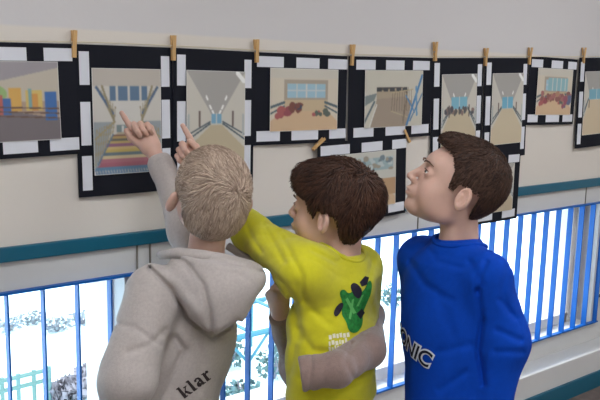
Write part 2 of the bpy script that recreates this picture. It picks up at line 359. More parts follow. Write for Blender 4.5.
def pic_ramp():
    p = Pic(132, 94, (204, 198, 180)); p.poly([(.1, 1), (.2, .5), (.62, .4), (.8, .55), (.72, 1)], (164, 144, 124)); p.rect(.2, .3, .72, .4, (92, 84, 76))
    p.poly([(.2, .36), (.66, .3), (.72, .46), (.2, .5)], (176, 156, 128))
    for k in range(5): p.rect(.2+k*.11, .31, .28+k*.11, .37, (66, 70, 74))
    for k in range(9): p.line(.47+k*.04, .36, .45+k*.045, .72, .008, (120, 100, 80))
    p.line(.44, .4, .82, .34, .014, (190, 170, 130)); p.line(.45, .72, .8, .86, .014, (190, 170, 130))
    for k in range(6): p.line(.74-.02*k, .3+.1*k, .66, .95, .008, (130, 112, 90))
    p.line(.98, .1, .72, .98, .035, (64, 128, 190)); p.line(.88, .3, .9, .8, .03, (90, 150, 200)); p.line(1, .4, .78, .9, .02, (70, 120, 170)); p.line(.7, .45, .86, .75, .02, (70, 130, 190))
    p.poly([(0, .45), (.2, .4), (.16, .52), (0, .62)], (120, 134, 134)); p.line(.0, .9, .16, .55, .03, (90, 108, 116)); p.line(.08, 1, .2, .6, .02, (220, 216, 206))
    return p.soft(1)
def pic_lounge():
    p = pic_room(); p.rect(.0, 0, 1, .5, (202, 200, 188)); p.rect(.3, .12, .95, .34, (150, 178, 184))
    noise_dots(p, 40, (.2, .1, .95, .34), [(110, 130, 140), (186, 200, 200), (160, 150, 130)], .04); p.rect(.1, .5, 1, .8, (196, 150, 104)); return p.soft(1)

def build_grid(pic, w_, h_, M, name, m, parent):
    H_, W_ = pic.h, pic.w; xs = np.linspace(-w_/2, w_/2, W_); zs = np.linspace(h_/2, -h_/2, H_); V = [tuple(M @ Vector((x, 0, z))) for z in zs for x in xs]
    V += [tuple(M @ Vector((x, .0006, z))) for x, z in ((-w_/2, h_/2), (w_/2, h_/2), (w_/2, -h_/2), (-w_/2, -h_/2))]
    Fc = [(j*W_+i, (j+1)*W_+i, (j+1)*W_+i+1, j*W_+i+1) for j in range(H_-1) for i in range(W_-1)]; n = W_*H_; Fc.append((n, n+1, n+2, n+3))
    o = meshobj(name, V, Fc, m, parent, False); ca = o.data.color_attributes.new('ink', 'FLOAT_COLOR', 'POINT')
    c = np.ones((n+4, 4)); g_ = pic.a.mean(2, keepdims=True); c[:n, :3] = lin(((pic.a*.78+g_*.22)*.93+10).clip(0, 255).reshape(-1, 3)); ca.data.foreach_set('color', c.ravel()); return o

ZTOP = ([.6, .83, 1.1, 1.4, 1.8, 2.23, 2.54, 2.84, 3.2, 3.6], [1.571, 1.58, 1.581, 1.579, 1.579, 1.586, 1.596, 1.605, 1.617, 1.63])
def ztop_at(x): return float(np.interp(x, *ZTOP))
VS = ([(.045, .26), (.37, .655), (.725, .955)], [(.06, .27), (.36, .63), (.70, .93)])        # vertical runs of white, left / right strip
HS = ([(.02, .29), (.42, .68), (.78, 1.0)], [(.02, .25), (.38, .65), (.77, .99)])
def card(x0, x1, portrait, pic, label, yo=0, z1=None, tilt=None, hs=HS, vs=VS, h=None, bow=.006, pt=0):
    wd = x1-x0; h = h or (.42 if portrait else .297); xc = (x0+x1)/2
    za, zb = ztop_at(x0), ztop_at(x1)
    zt = z1 if z1 is not None else (za+zb)/2; tl = tilt if tilt is not None else math.atan2(zb-za, wd)
    M = Matrix.Translation((xc, -.006-yo, zt)) @ Matrix.Rotation(-tl, 4, 'Y') @ Matrix.Rotation(-.012, 4, 'X')
    t = thing('picture_card', label, 'picture', (xc, -.006-yo, zt), 'black picture cards pegged along the wall')
    def plate(a, b, c, d, y, th, name, m, n=8):      # u from a to b, depth c to d below the top
        V = []; Fc = []
        for i in range(n+1):
            u = a+(b-a)*i/n; by = -bow*math.sin(math.pi*min(max((u/wd)+.5, 0), 1))
            for z in (-c, -d):
                for yy in (y+by, y+by+th): V.append(tuple(M @ Vector((u, yy, z))))
        for i in range(n):
            k = i*4; q = k+4; Fc += [(k, k+2, q+2, q), (k+1, q+1, q+3, k+3), (k, q, q+1, k+1), (k+2, k+3, q+3, q+2)]
        Fc += [(0, 1, 3, 2), (n*4, n*4+2, n*4+3, n*4+1)]
        return meshobj(name, V, Fc, m, t, False)
    plate(-wd/2, wd/2, 0, h, 0, .0008, 'backing_card', M_black)
    sw = .028
    if portrait:
        for s, runs in ((0, vs[0]), (1, vs[1])):
            u = -wd/2+.012 if s == 0 else wd/2-.012-sw
            for a, b in runs: plate(u, u+sw, a*h, b*h, -.0012, .0006, 'white_strip', M_strip, 2)
        pw, ph, pc = .21, .297, .155+.36
        pcz = -(.15*h+ph/2)
    else:
        for s, runs in ((0, hs[0]), (1, hs[1])):
            c = .012 if s == 0 else h-.012-.034
            for a, b in runs: plate(-wd/2+a*wd, -wd/2+b*wd, c, c+.034, -.0012, .0006, 'white_strip', M_strip, 4)
        pw, ph = min(.297, wd*.73), .206; pcz = -(h/2+.002)
    PM = M @ Matrix.Translation((0 if portrait else .006, -bow-.0028, pcz)) @ Matrix.Rotation(pt, 4, 'Y')
    build_grid(pic, pw, ph, PM, 'photo_print', M_photo, t)
    return t
card(.402, .815, 0, pic_hall(), 'black bordered picture at the left edge of the photo, colourful doors in a grey hall', .004, hs=([(.05, .30), (.44, .68), (.79, .98)], [(.05, .30), (.5, .72), (.8, 1.)]))
card(.815, 1.114, 1, pic_stairs(), 'black bordered picture of rainbow coloured stairs that the blond boy points at', 0)
card(1.114, 1.404, 1, pic_corridor((196, 178, 142), (110, 170, 206), .5, w_=.09), 'black bordered picture of a long grey corridor above the blond boy\'s head', .004)
card(1.404, 1.800, 0, pic_room(), 'black bordered picture of a beige room with blue window and red cushions', 0, hs=([(.03, .29), (.42, .67), (.77, 1.)], [(.03, .26), (.38, .67), (.8, 1.)]))
card(1.802, 2.231, 0, pic_ramp(), 'black bordered picture of a wooden ramp with slanting blue poles', .004, hs=([(.08, .29), (.41, .63), (.74, .96)], [(.06, .28), (.42, .66), (.74, .97)]))
card(2.233, 2.541, 1, pic_corridor((204, 184, 148), (112, 184, 210), .42, bench=True, w_=.22), 'black bordered picture of benches under a wide blue window, above the brown hair', 0)
card(2.543, 2.838, 1, pic_corridor((208, 188, 152), (96, 176, 210), .45, w_=.17), 'narrow black bordered picture of a corridor ending in a blue window, third from right', .004)
card(2.85, 3.216, 0, pic_room_b(), 'small black bordered picture of a room with many red cushions, second from right', 0, hs=([(.04, .25), (.42, .66), (.78, .98)], [(.03, .22), (.38, .66), (.74, .97)]), tilt=-.012)
card(3.222, 3.515, 1, pic_corridor((214, 190, 152), (108, 176, 200), .4, w_=.3), 'black bordered picture cut by the right edge of the photo', .004)
a = onwall(314, 145); b = onwall(403, 134)
card(a[0], b[0], 0, pic_lounge(), 'black bordered picture of a lounge hanging lower, behind the brown hair', .012, z1=(a[2]+b[2])/2+.002, tilt=math.atan2(b[2]-a[2]-.012, b[0]-a[0]), hs=([(.03, .33), (.46, .7), (.82, 1.)], [(.03, .33), (.46, .7), (.78, .98)]))
c = onwall(512, 216)
card(c[0]-.40, c[0]+.005, 0, pic_corridor((196, 176, 142), (150, 180, 190), .4, lamps=False, w_=.3), 'black bordered picture hanging lower, mostly hidden behind the head of the boy in blue', .012, z1=c[2]+.290, tilt=0, hs=([(.03, .3), (.42, .68), (.78, .98)], [(.3, .55), (.72, .95), (.05, .2)]))
# cord
cp_ = [(x, -.012, ztop_at(x)+.006-.008*math.sin(math.pi*((x*1.3) % 1))*0) for x in np.linspace(-1.2, 4.2, 40)]
tag(MB().tube(cp_, .0016, 6).build('display_cord', mat('cream_cord', (214, 204, 180), .8), smooth=True), 'thin cream cord stretched along the wall holding the pictures', 'cord')
# clothes pegs
M_peg = mat('peg_wood', (205, 165, 112), .6, .2, 90, var=.1, vscale=30, stretch=(6, 6, 1)); M_steel = mat('peg_spring', (170, 170, 172), .3, metal=.9)
def peg_shape(root):
    for s in (-1, 1):
        v = []; 
        prof = [(-.036, .0014), (-.030, .0016), (-.006, .0012), (.0, .0028), (.036, .0062)]     # z, gap from centre
        for z, g in prof:
            th = .0042 if z < 0 else .0036
            for xx in (-.0055, .0055):
                for g_ in (g, g+th): v.append((xx, s*g_, z))
        f = []
        for i in range(len(prof)-1):
            k = i*4; q = k+4; f += [(k, k+1, q+1, q), (k+2, q+2, q+3, k+3), (k, q, q+2, k+2), (k+1, k+3, q+3, q+1)]
        f += [(0, 2, 3, 1), (16, 17, 19, 18)]
        o = meshobj('peg_arm', v, f, M_peg, root, False); o.matrix_parent_inverse = Matrix.Identity(4)
    o = MB().tube([(-.006, 0, -.002), (.006, 0, -.002)], .0032, 8).build('spring', M_steel, root, True); o.matrix_parent_inverse = Matrix.Identity(4)
pegs = [(72, 44, 2, 'at the far left between the hall and stairs pictures'), (171, 48, 0, 'between the stairs picture and the corridor picture'), (254, 51, -2, 'between the corridor and the beige room pictures'),
        (349.5, 55, 2, 'between the beige room and the wooden ramp pictures'), (432.5, 51.5, -2, 'right of the wooden ramp picture'), (483, 57, 0, 'above the head of the boy in blue'), (527, 56, 3, 'left of the small red cushion picture'), (581, 55.5, -1, 'right of the small red cushion picture'),
        (314.5, 143.5, 52, 'tilted, at the left corner of the lower lounge picture'), (402.5, 135.5, -38, 'tilted, at the right corner of the lower lounge picture')]
proto = None
for px, py, an, lb in pegs:
    w_ = onwall(px, py); low = py > 100
    if proto is None:
        proto = thing('clothes_peg', 'wooden clothes peg '+lb, 'clothes peg', (0, 0, 0), 'wooden clothes pegs on the cord'); peg_shape(proto); o = proto
    else:
        o = proto.copy(); COL.objects.link(o); o['label'] = 'wooden clothes peg '+lb
        for ch in [c_ for c_ in bpy.data.objects if c_.parent == proto]:
            c2 = ch.copy(); c2.parent = o; COL.objects.link(c2)
    o.location = (w_[0], -.021 if low else -.014, w_[2]); o.rotation_euler = (0, math.radians(an), 0)
    if low: o.scale = (.85, .85, .85)

# ================================================================== SHAPE FIELDS (rounded bodies, cloth, hair)
def q32(a): return np.asarray(a, np.float32)
def f_cap(a, b, ra, rb):
    a = q32(a); b = q32(b); ab = b-a; L = float(ab@ab)+1e-9
    def f(p):
        d = p-a; h = np.clip(d@ab/L, 0, 1); return np.sqrt(((d-h[:, None]*ab)**2).sum(1))-(ra+(rb-ra)*h)
    f.lo = np.minimum(a-ra, b-rb); f.hi = np.maximum(a+ra, b+rb); return f
def f_ell(c, r, B=None):                       # B rows = local axes
    c = q32(c); r = q32(r); B = None if B is None else q32(B)
    def f(p):
        d = p-c
        if B is not None: d = d@B.T
        k0 = np.sqrt(((d/r)**2).sum(1)); k1 = np.sqrt(((d/r**2)**2).sum(1))+1e-9; return k0*(k0-1)/k1
    m = float(r.max()); f.lo = c-m; f.hi = c+m; return f
def smin(a, b, k):
    h = np.maximum(k-np.abs(a-b), 0)/k; return np.minimum(a, b)-h*h*k*.25
def smax(a, b, k): return -smin(-a, -b, k)
def f_union(fs, k):
    fs = [f if isinstance(f, tuple) else (f, k) for f in fs]
    def f(p):
        d = fs[0][0](p)
        for g, kk in fs[1:]: d = smin(d, g(p), kk)
        return d
    f.lo = np.min([g.lo for g, _ in fs], 0); f.hi = np.max([g.hi for g, _ in fs], 0); return f
def f_near(g, pad=.03):                        # evaluates g only near its own box
    c = (g.lo+g.hi)/2; h = (g.hi-g.lo)/2
    def f(p):
        q = np.abs(p-c)-h-pad; far = np.sqrt((np.maximum(q, 0)**2).sum(1)); d = (far+pad).astype(np.float32); m = far <= 0
        if m.any(): d[m] = g(p[m])
        return d
    f.lo, f.hi = g.lo, g.hi; return f
def surf(f, vox, lo=None, hi=None, pad=.012):
    lo = (f.lo if lo is None else q32(lo))-pad; hi = (f.hi if hi is None else q32(hi))+pad
    B = 8; nb = np.ceil((hi-lo)/(vox*B)).astype(int); N = nb*B+1
    bc = np.stack(np.meshgrid(*[np.arange(n) for n in nb], indexing='ij'), -1).reshape(-1, 3)
    cen = (lo+(bc+.5)*B*vox).astype(np.float32)
    fv = np.concatenate([f(cen[i:i+200000]) for i in range(0, len(cen), 200000)])
    V = np.full(tuple(N), 1., np.float32)
    near = np.abs(fv) < .866*B*vox*1.35+.012
    for b in bc[(fv < 0) & ~near]: V[b[0]*B:b[0]*B+B+1, b[1]*B:b[1]*B+B+1, b[2]*B:b[2]*B+B+1] = -1.
    loc = np.stack(np.meshgrid(*[np.arange(B+1)]*3, indexing='ij'), -1).reshape(-1, 3)
    nbk = bc[near]
    for i in range(0, len(nbk), 500):
        g = (nbk[i:i+500, None, :]*B+loc[None]).reshape(-1, 3); vals = f((lo+g*vox).astype(np.float32)); V[g[:, 0], g[:, 1], g[:, 2]] = vals
    s = V < 0; c8 = [(a, b, c) for a in (0, 1) for b in (0, 1) for c in (0, 1)]
    sl = lambda A, o: A[o[0]:A.shape[0]-1+o[0], o[1]:A.shape[1]-1+o[1], o[2]:A.shape[2]-1+o[2]]
    cnt = sum(sl(s, o).astype(np.uint8) for o in c8); cells = np.argwhere((cnt > 0) & (cnt < 8))
    idx = -np.ones(cnt.shape, np.int32); idx[tuple(cells.T)] = np.arange(len(cells))
    acc = np.zeros((len(cells), 3)); num = np.zeros(len(cells))
    for o in c8:
        for ax in range(3):
            if o[ax]: continue
            o2 = list(o); o2[ax] = 1; a = V[tuple((cells+o).T)]; b = V[tuple((cells+o2).T)]; m = (a < 0) != (b < 0)
            t = a/(a-b+1e-12); pt = np.array(o, float)[None]+0*acc; pt[:, ax] = t; acc[m] += pt[m]; num[m] += 1
    verts = lo+(cells+acc/num[:, None])*vox; faces = []
    for ax in range(3):
        o2 = [0, 0, 0]; o2[ax] = 1; a1, a2 = (ax+1) % 3, (ax+2) % 3
        A = s[:s.shape[0]-o2[0], :s.shape[1]-o2[1], :s.shape[2]-o2[2]]; Bm = s[o2[0]:, o2[1]:, o2[2]:]
        e = np.argwhere(A != Bm); e = e[(e[:, a1] > 0) & (e[:, a2] > 0)]
        e = e[(e < np.array(cnt.shape)).all(1)]
        ins = A[tuple(e.T)]; d1 = np.zeros(3, int); d1[a1] = 1; d2 = np.zeros(3, int); d2[a2] = 1
        qd = np.stack([idx[tuple((e-d1-d2).T)], idx[tuple((e-d2).T)], idx[tuple(e.T)], idx[tuple((e-d1).T)]], 1); qd[~ins] = qd[~ins][:, ::-1]
        faces.append(qd)
    return verts, np.concatenate(faces)
def field_obj(name, f, vox, m, parent, lo=None, hi=None, relax=1):
    v, q = surf(f, vox, lo, hi)
    for _ in range(relax):                       # one step back onto the exact surface
        p = q32(v); d = f(p); g = grad(f, p); v = v-g*np.clip(d, -vox, vox)[:, None]
    me = bpy.data.meshes.new(name); me.vertices.add(len(v)); me.vertices.foreach_set('co', np.asarray(v, np.float32).ravel())
    me.loops.add(len(q)*4); me.loops.foreach_set('vertex_index', q.ravel().astype(np.int32)); me.polygons.add(len(q))
    me.polygons.foreach_set('loop_start', (np.arange(len(q))*4).astype(np.int32)); me.polygons.foreach_set('use_smooth', np.ones(len(q), bool))
    me.update(calc_edges=True); me.validate(); me.materials.append(m)
    o = bpy.data.objects.new(name, me); link(o, parent); o.matrix_parent_inverse = Matrix.Translation(-Vector(root_loc(parent))); return o
def grad(f, p, e=.0012):
    g = np.stack([f(p+q32(np.eye(3)[i]*e))-f(p-q32(np.eye(3)[i]*e)) for i in range(3)], 1); return g/(np.linalg.norm(g, axis=1, keepdims=True)+1e-9)
def waves(p, seed, n, f0, f1, stretch=(1, 1, 1)):
    r = np.random.default_rng(seed); d = np.zeros(len(p), np.float32); st = q32(stretch)
    wp = p+q32(.02)*np.sin(p[:, [1, 2, 0]]*q32(17)+q32(seed))
    for _ in range(n):
        k = nz(r.normal(size=3))*st; k = q32(nz(k)*r.uniform(f0, f1)); d += (1-2*np.abs(np.sin(wp@k+q32(r.uniform(0, 6)))))
    return d/n
def to_px(p):
    d = p-q32(CAM); z = d@q32(FW); return 300+FPX*(d@q32(RT))/z, 200-FPX*(d@q32(UP))/z, z
def creases(p, items):                            # items: (pixel polyline, half width in px, height in m, depth limit)
    x, y, z = to_px(p); out = np.zeros(len(p), np.float32)
    for pts, wd, amp, dl in items:
        best = np.full(len(p), 1e9, np.float32)
        for (x1, y1), (x2, y2) in zip(pts[:-1], pts[1:]):
            dx, dy = x2-x1, y2-y1; t = np.clip(((x-x1)*dx+(y-y1)*dy)/(dx*dx+dy*dy+1e-6), 0, 1); best = np.minimum(best, (x-x1-t*dx)**2+(y-y1-t*dy)**2)
        out += amp*np.exp(-best/wd**2)*(z < dl)
    return out

# ------------------------------------------------------------------ heads, hair, hands
def basis(fwd, up):
    f = nz(fwd); r = nz(np.cross(f, up)); u = np.cross(r, f); return np.array([r, f, u])       # rows right, forward, up
class Loc:
    def __init__(s, o, B, k=1.): s.o, s.B, s.k = np.asarray(o, float), B, k
    def p(s, x, y, z): return s.o+(s.B.T@np.array([x, y, z], float))*s.k
    def q(s, P_): return (P_-q32(s.o))@q32(s.B.T)/q32(s.k)
EARZ = -.016
def head_field(H, neck):
    k = H.k; fl = getattr(H, 'flare', .55)
    def f(P_):
        p = H.q(P_)
        E = lambda c, r: f_ell(c, r)(p)
        C = lambda a, b, ra, rb: f_cap(a, b, ra, rb)(p)
        d = E((0, -.012, .028), (.0715, .088, .075))
        d = smin(d, E((0, .026, -.028), (.056, .056, .072)), .03)
        d = smin(d, E((0, .064, -.083), (.021, .022, .018)), .025)
        for s in (-1, 1):
            d = smin(d, E((s*.032, .048, -.040), (.025, .024, .028)), .02)
            d = smin(d, E((s*.036, .012, -.066), (.016, .034, .020)), .025)
        d = smin(d, E((0, .066, .024), (.046, .016, .018)), .02)
        for s in (-1, 1):
            d = smax(d, -E((s*.031, .094, .002), (.017, .018, .011)), .014)
            lid = np.abs(E((s*.031, .069, .000), (.0135, .0135, .0135))); lid = E((s*.031, .069, .000), (.0138, .0138, .0138))
            d = smin(d, lid, .005)
            op = E((s*.031, .084, -.0005), (.0120, .012, .0031)); d = smax(d, -op, .002)
        d = smin(d, C((0, .082, .004), (0, .1005, -.026), .0065, .0088), .010)
        for s in (-1, 1): d = smin(d, E((s*.0095, .092, -.030), (.0065, .0085, .006)), .005)
        d = smin(d, E((0, .080, -.052), (.024, .014, .016)), .012)
        d = smin(d, E((0, .0915, -.0515), (.0165, .0065, .0042)), .004)
        d = smin(d, E((0, .0890, -.0610), (.0150, .0065, .0050)), .004)
        d = smax(d, -E((0, .098, -.0563), (.0205, .0085, .0011)), .002)
        for s in (-1, 1):
            c0 = np.array((s*(.0770+.008*fl), -.010, EARZ)); Bk = basis((s*fl, -.84, 0), (0, -.18, 1)); 
            fr = lambda c, r: f_ell(c, r, np.array([Bk[0], Bk[1], Bk[2]]))(p)
            e = fr(c0, (.0105, .0162, .0268)); e = smax(e, -fr(c0+np.array((s*.0078, .0050, .0025)), (.0092, .0112, .0205)), .0012); e = smax(e, -f_ell(c0+np.array((s*.002, .006, -.002)), (.006, .005, .009))(p), .002)
            e = smin(e, f_cap(c0+np.array((-s*.002, .008, -.006)), c0+np.array((-s*.001, .006, .006)), .0038, .003)(p), .004)
            d = smin(d, e, .004)
        return (d*k).astype(np.float32)
    f.lo = q32(H.o-.13*k); f.hi = q32(H.o+.13*k); return f
def eyes(H, parent, iris=(70, 48, 34)):
    for s in (-1, 1):
        c = H.p(s*.031, .0695, .0); o = MB().ball(c, .0122*H.k, 16, 12).build('eye', M_eye, parent, True)
        g = H.B.T@nz([s*.06, 1, .02]); b = MB().ball(c+g*.0032*H.k, .0096*H.k, 16, 12); b.build('iris', M_iris, o, True)
    for s in (-1, 1):
        pts = [H.p(s*x, y, z) for x, y, z in ((.014, .0895, .0165), (.024, .089, .0205), (.036, .083, .021), (.047, .071, .0165))]
        MB().tube(pts, [.0016, .0022, .0019, .0008], 6).build('eyebrow', M_brow, parent, True)
        pts = [H.p(s*x, y, z) for x, y, z in ((.019, .0805, .0025), (.026, .0840, .0050), (.036, .0830, .0050), (.0435, .0765, .0020))]
        MB().tube(pts, [.0006, .0012, .0012, .0006], 5).build('eyelashes', M_brow, parent, True)
def hair_obj(H, m, parent, cut, th=.012, top=.0, n=2600, length=.04, whorl=(0, -.075, .075), lift=.002, wild=.25, name='hair', seed=1, vox=.0032, rad=.0009, ext=None, amp=.002, occ=0.):
    k = H.k; ys, zs = zip(*cut)
    def shell(p):
        d = f_ell((0, -.012, .028), (.0715+th, .088+th, .075+th+top))(p); d = smin(d, f_ell((0, -.045+occ, -.02+occ*.8), (.058+th, .052+th-occ*.3, .055+th*.6))(p), .03)
        if ext: 
            for c, r, kk in ext: d = smin(d, f_ell(c, r)(p), kk)
        return d
    def fl(p):
        d = shell(p)
        az = np.arctan2(p[:, 0]-whorl[0], p[:, 1]-whorl[1]); d = d+q32(amp)*np.sin(az*23+3*np.sin(p[:, 2]*60)+p[:, 2]*30)+q32(amp*.6)*np.sin(az*47+p[:, 1]*90)
        zm = np.interp(p[:, 1], ys, zs).astype(np.float32); return smax(d, (zm-p[:, 2])*.75, .006)
    def f(P_): return (fl(H.q(P_))*k).astype(np.float32)
    f.lo = q32(H.o-.145*k); f.hi = q32(H.o+.145*k)
    o = field_obj(name, f, vox, m, parent)
    # locks laid along the shell
    r = np.random.default_rng(seed); u = r.normal(size=(n*3, 3)); u /= np.linalg.norm(u, axis=1)[:, None]; p = q32(u*(.1, .12, .11)+(0, -.012, .02))
    for _ in range(5): p = p-grad(shell, p)*shell(p)[:, None]
    zm = np.interp(p[:, 1], ys, zs); p = p[p[:, 2] > zm-.002][:n]; N_ = len(p)
    wv = q32(whorl); rings = [p+0]; L = length*r.uniform(.5, 1.2, N_).astype(np.float32); seg = 4; dirj = q32(r.normal(size=(N_, 3))*wild*.25+wild*1.6*np.stack([np.sin(p@q32((60, 35, -20))+1), np.sin(p@q32((-30, 70, 40))+2), np.sin(p@q32((45, -25, 65)))], 1))
    for i in range(seg):
        g = grad(shell, rings[-1]); a = rings[-1]-wv; sw = np.cross(g, a)*.5; d = a-g*(a*g).sum(1)[:, None]; d = d/(np.linalg.norm(d, axis=1)[:, None]+1e-6)+sw*3+q32((0, 0, -.35))+dirj; d -= g*(d*g).sum(1)[:, None]
        d /= np.linalg.norm(d, axis=1)[:, None]+1e-6; q = rings[-1]+d*(L/seg)[:, None]; q = q-grad(shell, q)*(shell(q)-lift*(i+1)/seg*r.uniform(.2, 2.2, N_))[:, None]; bad = q[:, 2] < np.interp(q[:, 1], ys, zs)-.005; q[bad] = rings[-1][bad]+d[bad]*.0006; rings.append(q32(q))
    V = []; rr = [rad*.7, rad, rad*1.0, rad*.8, rad*.15]
    for i, c in enumerate(rings):
        g = grad(shell, c); t = (rings[min(i+1, seg)]-rings[max(i-1, 0)]); t /= np.linalg.norm(t, axis=1)[:, None]+1e-6; b = np.cross(t, g)
        for a in range(3):
            w_ = 2*math.pi*a/3; V.append(c+(g*math.sin(w_)+b*math.cos(w_)*1.8)*rr[i])
    V = np.stack(V, 1)                                # N,15,3
    Wd = (V.reshape(-1, 3)*k)@H.B+H.o; Fq = []
    base = np.arange(N_)*15
    for i in range(seg):
        for a in range(3):
            a2 = (a+1) % 3; Fq.append(np.stack([base+i*3+a, base+i*3+a2, base+i*3+3+a2, base+i*3+3+a], 1))
    Fq = np.concatenate(Fq); bm_v = len(o.data.vertices)
    me = bpy.data.meshes.new('l'); me.from_pydata(Wd.tolist(), [], Fq.tolist()); me.polygons.foreach_set('use_smooth', np.ones(len(Fq), bool))
    bm = bmesh.new(); bm.from_mesh(o.data); bm.from_mesh(me); bm.to_mesh(o.data); bm.free(); bpy.data.meshes.remove(me); return o
def hand_fields(wr, dirv, thumb, k=1., curl=(.1, .9, 1.0, 1.0), point=False, thumb_in=.0, pitch=0.):
    """wrist point, direction of the fingers, direction of the thumb side; curl per finger (0 straight .. 1 fist)"""
    y = nz(dirv); x = nz(np.asarray(thumb)-y*np.dot(thumb, y)); z = np.cross(x, y)
    if pitch < 0: z = -z
    T = lambda a, b, c: np.asarray(wr)+(x*a+y*b+z*c)*k*.88
    fs = [(f_cap(T(0, -.02, 0), T(0, .01, 0), .0185*k, .018*k), .01)]
    kx = [.027, .009, -.009, -.026]; ky = [.074, .078, .074, .066]; ln = [(.037, .023, .018), (.041, .026, .018), (.037, .024, .018), (.029, .018, .016)]; rd = [.0088, .009, .0086, .0076]
    for i in range(4):
        fs.append((f_cap(T(kx[i]*.5, .012, 0), T(kx[i], ky[i], 0), .013*k, rd[i]*1.12*k), .016))
    fs.append((f_cap(T(.014, .012, -.004), T(.028, .045, -.008), .013*k, .0105*k), .014))
    tb = [T(.028, .040, -.008), T(.043-.012*thumb_in, .064, -.012-.012*thumb_in), T(.047-.03*thumb_in, .090-.006*thumb_in, -.016-.018*thumb_in)]
    fs.append((f_cap(tb[0], tb[1], .0105*k, .0092*k), .006)); fs.append((f_cap(tb[1], tb[2], .0092*k, .0075*k), .003))
    palm = f_union(fs, .012)
    chains = []
    for i in range(4):
        p = np.array([kx[i], ky[i], 0.]); ang = 0.; sp_ = kx[i]*1.6
        for j in range(3):
            ang += curl[i]*(1.35 if j == 0 else 1.5 if j == 1 else 1.0)+.06; q_ = p+np.array([sp_*ln[i][j]*(1-curl[i]), math.cos(ang)*ln[i][j], -math.sin(ang)*ln[i][j]])
            chains.append((f_cap(T(*p), T(*q_), rd[i]*(1-.09*j)*k, rd[i]*(.93-.1*j)*k), .0028 if j or curl[i] < .5 else .003)); p = q_
    return f_near(f_union([(palm, .01)]+chains, .003), .03)

M_skin = mat('light_skin', (206, 168, 152), .5, .08, 300, spec=.35, sss=.12, var=.05, vscale=30)
M_eye = mat('eye_white', (232, 230, 226), .25, spec=.6); M_iris = mat('brown_iris', (44, 30, 24), .2, spec=.6); M_brow = mat('dark_brows', (104, 78, 66), .7)
M_jean = mat('dark_trousers', (46, 52, 74), .85, .3, 300, var=.15, vscale=30); M_jean2 = mat('grey_trousers', (92, 92, 100), .9, .3, 300, var=.12, vscale=30)
M_sole = mat('pale_rubber', (222, 220, 214), .7)

def body(root, H, neck, sh, el, wr, pel, left, hands, sw=1.0, vox=.0029):
    """one continuous skin surface: head, neck, trunk, arms, hands, legs, feet"""
    fwd = np.cross(U_, left)*-1; B = np.array([-left, np.cross(left*-1, U_)*-1, U_]); B = np.array([left, -np.cross(left, U_)*1, U_])
    nk = H.p(0, -.034, -.055); chest = (sh[0]+sh[1])/2*.85+neck*.15-U_*.11; mid = chest*.5+pel*.5
    chest_r = (.105*sw, .072*sw, .13); 
    fs = [(f_near(head_field(H, neck), .04), .02), (f_cap(nk, neck-U_*.02, .040*H.k, .045*H.k), .014), (f_ell(chest, chest_r, B), .05), (f_ell(mid, (.095*sw, .07*sw, .13), B), .05), (f_ell(pel, (.10*sw, .075*sw, .09), B), .05)]
    for i in (0, 1):
        fs.append((f_cap(chest*.4+sh[i]*.6, sh[i], .04, .038), .04)); fs.append((f_cap(sh[i], el[i], .036, .027), .02)); fs.append((f_cap(el[i], wr[i], .027, .0195), .008)); fs.append((hands[i], .006))
        s = 1 if i == 0 else -1
        hip = pel+left*s*.055*sw-U_*.03; an = np.array([pel[0], pel[1], 0])+left*s*.085+U_*.075; kn = hip*.5+an*.5-left_fwd(left)*-.01
        fs.append((f_cap(hip, kn, .058*sw, .043), .03)); fs.append((f_cap(kn, an, .042, .027), .015)); fs.append((f_cap(an-U_*.04, an-U_*.045+left_fwd(left)*.10, .028, .022), .02))
    return field_obj('body', f_union(fs, .02), vox, M_skin, root)
def left_fwd(left): return np.cross(left, U_)          # facing direction of a body whose left side points along left
def trousers(root, pel, left, m, sw=1., top=.1):
    fs = [(f_ell(pel-U_*.0, (.118*sw, .092*sw, .10), np.array([left, left_fwd(left), U_])), .04)]
    for s in (1, -1):
        hip = pel+left*s*.055*sw-U_*.03; an = np.array([pel[0], pel[1], 0])+left*s*.085+U_*.085; kn = hip*.5+an*.5
        fs.append((f_cap(hip, kn, .074*sw, .060), .03)); fs.append((f_cap(kn, an, .060, .054), .02))
    g = f_union(fs, .03)
    def f(p): return smax(g(p)+q32(.003)*waves(p, 5, 5, 30, 60), q32(.045)-p[:, 2], .006)
    f.lo, f.hi = g.lo, g.hi; return field_obj('trousers', f, .0065, m, root)
def shoes(root, pel, left, m):
    fw = left_fwd(left)
    for s in (1, -1):
        a = np.array([pel[0], pel[1], 0])+left*s*.085
        g = f_union([(f_cap(a+U_*.042-fw*.025, a+U_*.036+fw*.10, .036, .030), .02), (f_cap(a+U_*.05-fw*.02, a+U_*.085-fw*.02, .036, .036), .03)], .02)
        def f(p, g=g): return smax(g(p), q32(.016)-p[:, 2], .004)
        f.lo, f.hi = g.lo, g.hi; o = field_obj('shoe', f, .005, m, root)
        g2 = f_cap(a+U_*.02-fw*.028, a+U_*.02+fw*.105, .038, .033)
        def f2(p, g2=g2): return smax(smax(g2(p), p[:, 2]-q32(.018), .002), q32(.001)-p[:, 2], .002)
        f2.lo, f2.hi = g2.lo, g2.hi; field_obj('sole', f2, .005, M_sole, o)
def decal(polys, o, n, u, v, field, m, name, parent, off=.0012, maxe=.004):
    """flat outlines (lists of 2-D points) laid on the cloth: o origin, n direction into the body"""
    bm = bmesh.new()
    for pl in polys:
        vs = [bm.verts.new((x, y, 0)) for x, y in pl]
        try: bm.faces.new(vs)
        except ValueError: pass
    return drape(bm, o, n, u, v, field, m, name, parent, off, maxe)
